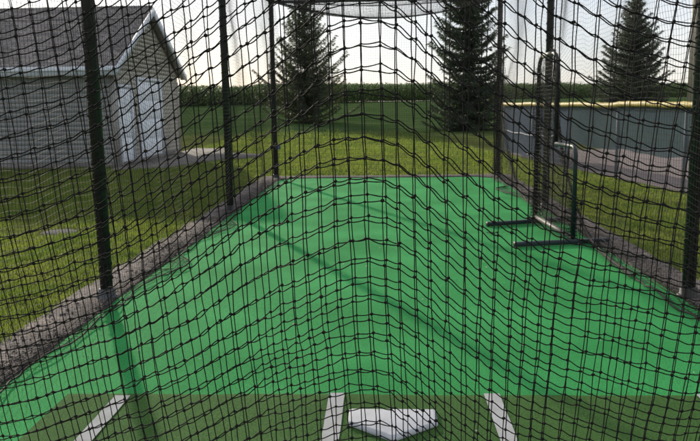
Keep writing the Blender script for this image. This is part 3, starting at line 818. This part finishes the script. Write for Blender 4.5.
# ------------------------------------------------------------------ trees
def spruce(name, x, y, H, rad, dens, m, label, seed, z_low=.25, shape=.85, lean=0., lift=0.):
    rg = np.random.default_rng(seed)
    z0 = float(gz(y)) - .05
    root = empty(name, (x, y, z0)); tag(root, label, 'spruce tree', 'spruce trees on the grass before the corn')
    b = MB(); zz = np.linspace(0, H, 14)
    b.tubes(np.c_[lean * zz + .05 * noise1(zz * .4, seed), .05 * noise1(zz * .4, seed + 1), zz], np.linspace(.16 * H / 8, .012, 14), 8, (1, 0, 0))
    b.build('trunk', M['bark'], root, smooth=True)
    c = MB(); tw = MB()
    VV = []; lines = []
    zc_ = z_low
    while zc_ < H - .05:
        t = zc_ / H
        nb = max(4, int((11 - 5 * t) * dens))
        a0 = rg.random() * 6.28
        for k in range(nb):
            a = a0 + 6.283 * k / nb + rg.normal(0, .22)
            L_ = rad * (1 - t) ** shape * rg.uniform(.62, 1.12) * (1 + .18 * noise1(np.array([a * 1.3 + zc_ * .9]), seed + 9)[0]) + .06
            if rg.random() < .07: L_ *= .5
            rise = .25 * (t ** 1.2) * L_ * 1.6 - .22 * (1 - t) * L_
            n = max(4, int(L_ / .085 * (.6 + .4 * dens)))
            s = np.linspace(.06, 1, n)
            r_ = s * L_; zj = zc_ + rg.uniform(-.17, .17); zb = zj + (rise + lift * L_) * s + .16 * L_ * s ** 2.5 - .10 * L_ * np.sin(s * 3.14)
            bx = lean * zc_ + np.cos(a) * r_; by = np.sin(a) * r_
            pts = np.c_[bx, by, zb]
            sel = np.linspace(0, n - 1, 5).astype(int)
            lines.append(pts[sel])
            # needle sprays both sides and hanging
            dirv = np.array([math.cos(a), math.sin(a), 0]); side = np.array([-math.sin(a), math.cos(a), 0])
            for q in range(n):
                wid = (.10 + .30 * (1 - s[q]) * min(1, s[q] * 3)) * min(1.2, L_)
                for sg in (-1, 1, 0):
                    m_ = 4 if sg else 3
                    for w_ in range(m_):
                        ln = rg.uniform(.10, .22)
                        base = pts[q] + side * sg * wid * rg.uniform(.0, 1.0) + rg.normal(0, .025, 3)
                        d = dirv * rg.uniform(.3, 1.0) + side * sg * rg.uniform(.2, .9) + np.array([0, 0, rg.uniform(-.75, .25)])
                        d = d / np.linalg.norm(d) * ln
                        nn = np.cross(d, rg.normal(0, 1, 3)); nn = nn / (np.linalg.norm(nn) + 1e-6) * rg.uniform(.016, .034)
                        VV.append(np.stack([base - nn, base + nn, base + d]))
        zc_ += rg.uniform(.14, .24) / (.5 + .5 * dens) * (1 - .25 * t)
    V = np.array(VV)
    c.add(V.reshape(-1, 3), tris=np.arange(len(V) * 3).reshape(-1, 3))
    cr = c.build('crown', m, root)
    tw.tubes(np.array(lines), np.linspace(.022, .005, 5)[None], 4, (0, 0, 1)); tw.build('branches', M['bark'], root)
    return root
spruce('spruce_tree', -4.58, 45., 7.2, 3.1, .82, M['spruceA'], 'slender loose spruce with sky showing through, straight beyond the cage left of its middle', 3, .35, .72, 0, .38)
spruce('spruce_tree', 4.05, 36., 9.3, 2.05, .9, M['spruceB'], 'dense dark spruce reaching the ground beyond the far cage corner, top out of sight', 4, .12, .50, 0, .15)
spruce('spruce_tree', 14.75, 45., 7.25, 2.55, 1.1, M['spruceB'], 'dark pointed spruce rising behind the yellow-capped fence', 5, .3, .8, 0, .12)

# ------------------------------------------------------------------ corn field (uncountable)
b = MB()
rows_ = 13
pl_ = []
for r_ in range(rows_):
    s = np.arange(-62, 95, .24); s = s + rng.uniform(-.08, .08, len(s))
    pl_.append(np.c_[s - .45 * r_ * .76, 103 + .5 * s + r_ * .76 + rng.uniform(-.12, .12, len(s))])
Pc = np.concatenate(pl_); n = len(Pc)
hc = 2.35 * (1 + .05 * rng.normal(size=n) + .05 * noise1(Pc[:, 0] * .25, 301)); z0 = gz(Pc[:, 1])
V = []
st = np.stack([np.c_[Pc[:, 0] - .02, Pc[:, 1], z0], np.c_[Pc[:, 0] + .02, Pc[:, 1], z0], np.c_[Pc[:, 0] + .012, Pc[:, 1], z0 + hc], np.c_[Pc[:, 0] - .012, Pc[:, 1], z0 + hc]], 1)
b.add(st.reshape(-1, 3), np.arange(n * 4).reshape(-1, 4))
for k in range(-4, 11):
    hb = hc * (.03 + (.088 if k >= 0 else -.012) * k + .03 * rng.random(n)); a = rng.random(n) * 6.28
    L_ = rng.uniform(.45, .8, n) * (1 - .35 * abs(k / 10 - .5)); w = rng.uniform(.05, .08, n)
    c, s = np.cos(a), np.sin(a)
    def pt(f, zoff, sd):
        return np.c_[Pc[:, 0] + c * L_ * f - s * w * sd, Pc[:, 1] + s * L_ * f + c * w * sd, z0 + hb + zoff * L_ * (1 if k >= 0 else .15)]
    Q = np.stack([pt(0, 0, -.5), pt(0, 0, .5), pt(.45, .38, 1), pt(.45, .38, -1), pt(.8, .25, .7), pt(.8, .25, -.7), pt(1.0, -.12, 0)], 1)
    i = np.arange(n)[:, None] * 7
    b.add(Q.reshape(-1, 3), np.concatenate([i + np.array([[0, 1, 2, 3]]), i + np.array([[3, 2, 4, 5]])]), i + np.array([[5, 4, 6]]))
tag(b.build('corn_field', M['corn']), 'tall green corn crop closing the view behind the lawn', 'corn', kind='stuff')

# ------------------------------------------------------------------ outfield fence
fence = empty('chain_link_fence', (4.6, 13.3, 0)); fo = np.array([4.6, 13.3, 0])
tag(fence, 'low chain link fence with yellow top cap and grey windscreen beyond the cage', 'fence')
FD = (FB - FA); FLn = np.linalg.norm(FD); FD = FD / FLn; FN = np.array([FD[1], -FD[0]])
FN = FN if FN[0] > 0 else -FN
FH = 1.40
FSIDE = 1.0   # the fabric hangs on the field side of the wires
def fp(s, z, o_=0.): return np.array([FA[0] + FD[0] * s + FN[0] * o_, FA[1] + FD[1] * s + FN[1] * o_, z]) - fo
for s in np.arange(0, FLn + .1, 2.4):
    b = MB(); b.tubes(np.array([fp(s, 0, .05), fp(s, FH - .02, .05)]), .03, 10, (1, 0, 0), cap=True); b.build('fence_post', M['galv'], fence, smooth=False)
ss = np.linspace(0, FLn, 90)
b = MB(); b.tubes(np.array([fp(s, FH + .02 + .012 * noise1(np.array([s * 1.3]), 401)[0]) for s in ss]), .052 + .006 * np.sin(ss * 14), 12, (0, 0, 1), cap=True); b.build('top_cap', M['cap'], fence, smooth=True)
b = MB(); hw = FH - .03; ds = .055
ls = []
for s in np.arange(-hw, FLn, ds):
    for sg in (1, -1):
        a0, a1 = (s, s + hw) if sg > 0 else (s + hw, s)
        za, zb = .03, hw
        pts = []
        for t in (0., 1.):
            q = a0 + (a1 - a0) * t; pts.append([q, za + (zb - za) * t])
        (q0, za_), (q1, zb_) = pts
        # clip to the fence length
        t0, t1 = 0., 1.
        for lim, gt in ((0., True), (FLn, False)):
            if abs(q1 - q0) < 1e-6: continue
            tl = (lim - q0) / (q1 - q0)
            inc = q1 > q0
            if gt == inc: t0 = max(t0, tl)
            else: t1 = min(t1, tl)
        if t1 - t0 < .02: continue
        ls.append([fp(q0 + (q1 - q0) * t, za_ + (zb_ - za_) * t, .004 * sg) for t in (t0, t1)])
b.tubes(np.array(ls), .0014, 3, (.9, .13, 0.02)); b.build('chain_mesh', M['chain'], fence)
def screen(s0, s1, z0, z1, m):
    n = max(4, int((s1 - s0) / .15)); b = MB(); nz = 6
    g_ = []
    for i in range(n + 1):
        for k in range(nz):
            s = s0 + (s1 - s0) * i / n; z = z0 + (z1 - z0) * k / (nz - 1)
            z = z + (.02 * math.sin(s * 2.7) + .012 * math.sin(s * 6.1) if k == 0 else 0)
            g_.append(fp(s, z, (.045 - .010 * math.sin(s * 3.1 + k * .8)) * FSIDE))
    idx = np.arange((n + 1) * nz).reshape(n + 1, nz)
    b.add(np.array(g_), np.stack([idx[:-1, :-1], idx[1:, :-1], idx[1:, 1:], idx[:-1, 1:]], -1).reshape(-1, 4))
    return b.build('windscreen', m, fence, smooth=True)
w1 = screen(.03, 4.78, .10, FH - .03, M['screenB'])
screen(4.84, FLn, .56, FH - .03, M['screenG'])
b = MB(); q = np.linspace(.1, 4.4, 30)
b.tubes(np.array([fp(s, .70 - .05 * math.sin(s * .7) + .012 * math.sin(s * 5), .02) for s in q]), .014, 6, (0, 0, 1), cap=True); b.build('cord', M['trim'], w1)
for s in (.35, 2.1, 2.5):
    b = MB(); b.tubes(np.array([fp(s, .16, .02), fp(s + .2, .15, .022), fp(s + .45, .12, .02)]), .014, 6, (0, 0, 1), cap=True); b.build('tie_strap', M['trim'], w1)

# tan light pole beyond the field
lp = empty('light_pole', (16.12, 40., .2)); tag(lp, 'slim tan pole standing far behind the fence near the cage post', 'pole')
b = MB(); b.tubes(np.array([(0, 0, 0), (-.02, 0, 9.)]), np.array([.16, .12]), 12, (1, 0, 0), cap=True); b.build('shaft', M['tan'], lp, smooth=True)
b = MB(); b.bar((-1.1, 0, 8.7), (1.1, 0, 8.7), .12, .12); b.build('crossarm', M['tan'], lp)

# ------------------------------------------------------------------ light, sky, camera
EL, AZ = 18.5, 24.3
sd = Vector((-math.sin(R(AZ)) * math.cos(R(EL)), math.cos(R(AZ)) * math.cos(R(EL)), math.sin(R(EL))))
W = bpy.data.worlds.new('World'); S.world = W; W.use_nodes = True
nt = W.node_tree; N = nt.nodes; bg = N['Background']
sky = N.new('ShaderNodeTexSky'); sky.sky_type = 'NISHITA'; sky.sun_disc = False
sky.sun_elevation = R(EL); sky.sun_rotation = R(-AZ)
sky.altitude = 200; sky.air_density = 1.0; sky.dust_density = .8; sky.ozone_density = 3.0
veil = N.new('ShaderNodeMix'); veil.data_type = 'RGBA'; veil.inputs['Factor'].default_value = .88      # thin even haze cloud over the clear sky
nt.links.new(sky.outputs['Color'], veil.inputs['A']); 
tcs = N.new('ShaderNodeTexCoord'); mps = N.new('ShaderNodeMapping'); mps.inputs['Scale'].default_value = (1.6, 1.6, 5.)
nt.links.new(tcs.outputs['Generated'], mps.inputs['Vector'])
cl = N.new('ShaderNodeTexNoise'); cl.inputs['Scale'].default_value = 2.2; cl.inputs['Detail'].default_value = 5; nt.links.new(mps.outputs['Vector'], cl.inputs['Vector'])
cr_ = N.new('ShaderNodeValToRGB'); cr_.color_ramp.elements[0].position = .35; cr_.color_ramp.elements[1].position = .65
cr_.color_ramp.elements[0].color = (.80, .84, .92, 1); cr_.color_ramp.elements[1].color = (1., .965, .95, 1); nt.links.new(cl.outputs['Fac'], cr_.inputs['Fac'])
sc_ = N.new('ShaderNodeMix'); sc_.data_type = 'RGBA'; sc_.blend_type = 'MULTIPLY'; sc_.inputs['Factor'].default_value = 1; sc_.clamp_result = False
nt.links.new(cr_.outputs['Color'], sc_.inputs['A']); sc_.inputs['B'].default_value = (2.62, 2.62, 2.62, 1)
nt.links.new(sc_.outputs['Result'], veil.inputs['B'])
nt.links.new(veil.outputs['Result'], bg.inputs['Color']); bg.inputs['Strength'].default_value = .15
sl = bpy.data.lights.new('sun', 'SUN'); sl.energy = 2.15; sl.angle = R(1.1); sl.color = (1., .90, .74)
so_ = bpy.data.objects.new('sun', sl); link(so_); so_.rotation_euler = (-sd).to_track_quat('-Z', 'Y').to_euler(); so_.location = sd * 60

cam = bpy.data.cameras.new('camera'); co_ = bpy.data.objects.new('camera', cam); link(co_)
Fv = Vector((-0.04430776, 0.98672785, -0.15622094)); Rv = Vector((0.99899356, 0.04266931, -0.01382766)); Uv = Vector((0.0069783, 0.15667638, 0.98762534))
co_.matrix_world = Matrix(((Rv.x, Uv.x, -Fv.x, 0), (Rv.y, Uv.y, -Fv.y, 0), (Rv.z, Uv.z, -Fv.z, 1.51), (0, 0, 0, 1)))
cam.sensor_width = 36; cam.lens = 36 * 740 / 700; cam.clip_end = 3000; cam.clip_start = .05
cam.dof.use_dof = True; cam.dof.focus_distance = 1.55; cam.dof.aperture_fstop = 18
S.camera = co_
S.view_settings.view_transform = 'Standard'; S.view_settings.look = 'None'; S.view_settings.gamma = 1
S.view_settings.exposure = 1.12; S.view_settings.use_curve_mapping = False
S.cycles.max_bounces = 8; S.cycles.transparent_max_bounces = 16
S.cycles.use_denoising = True
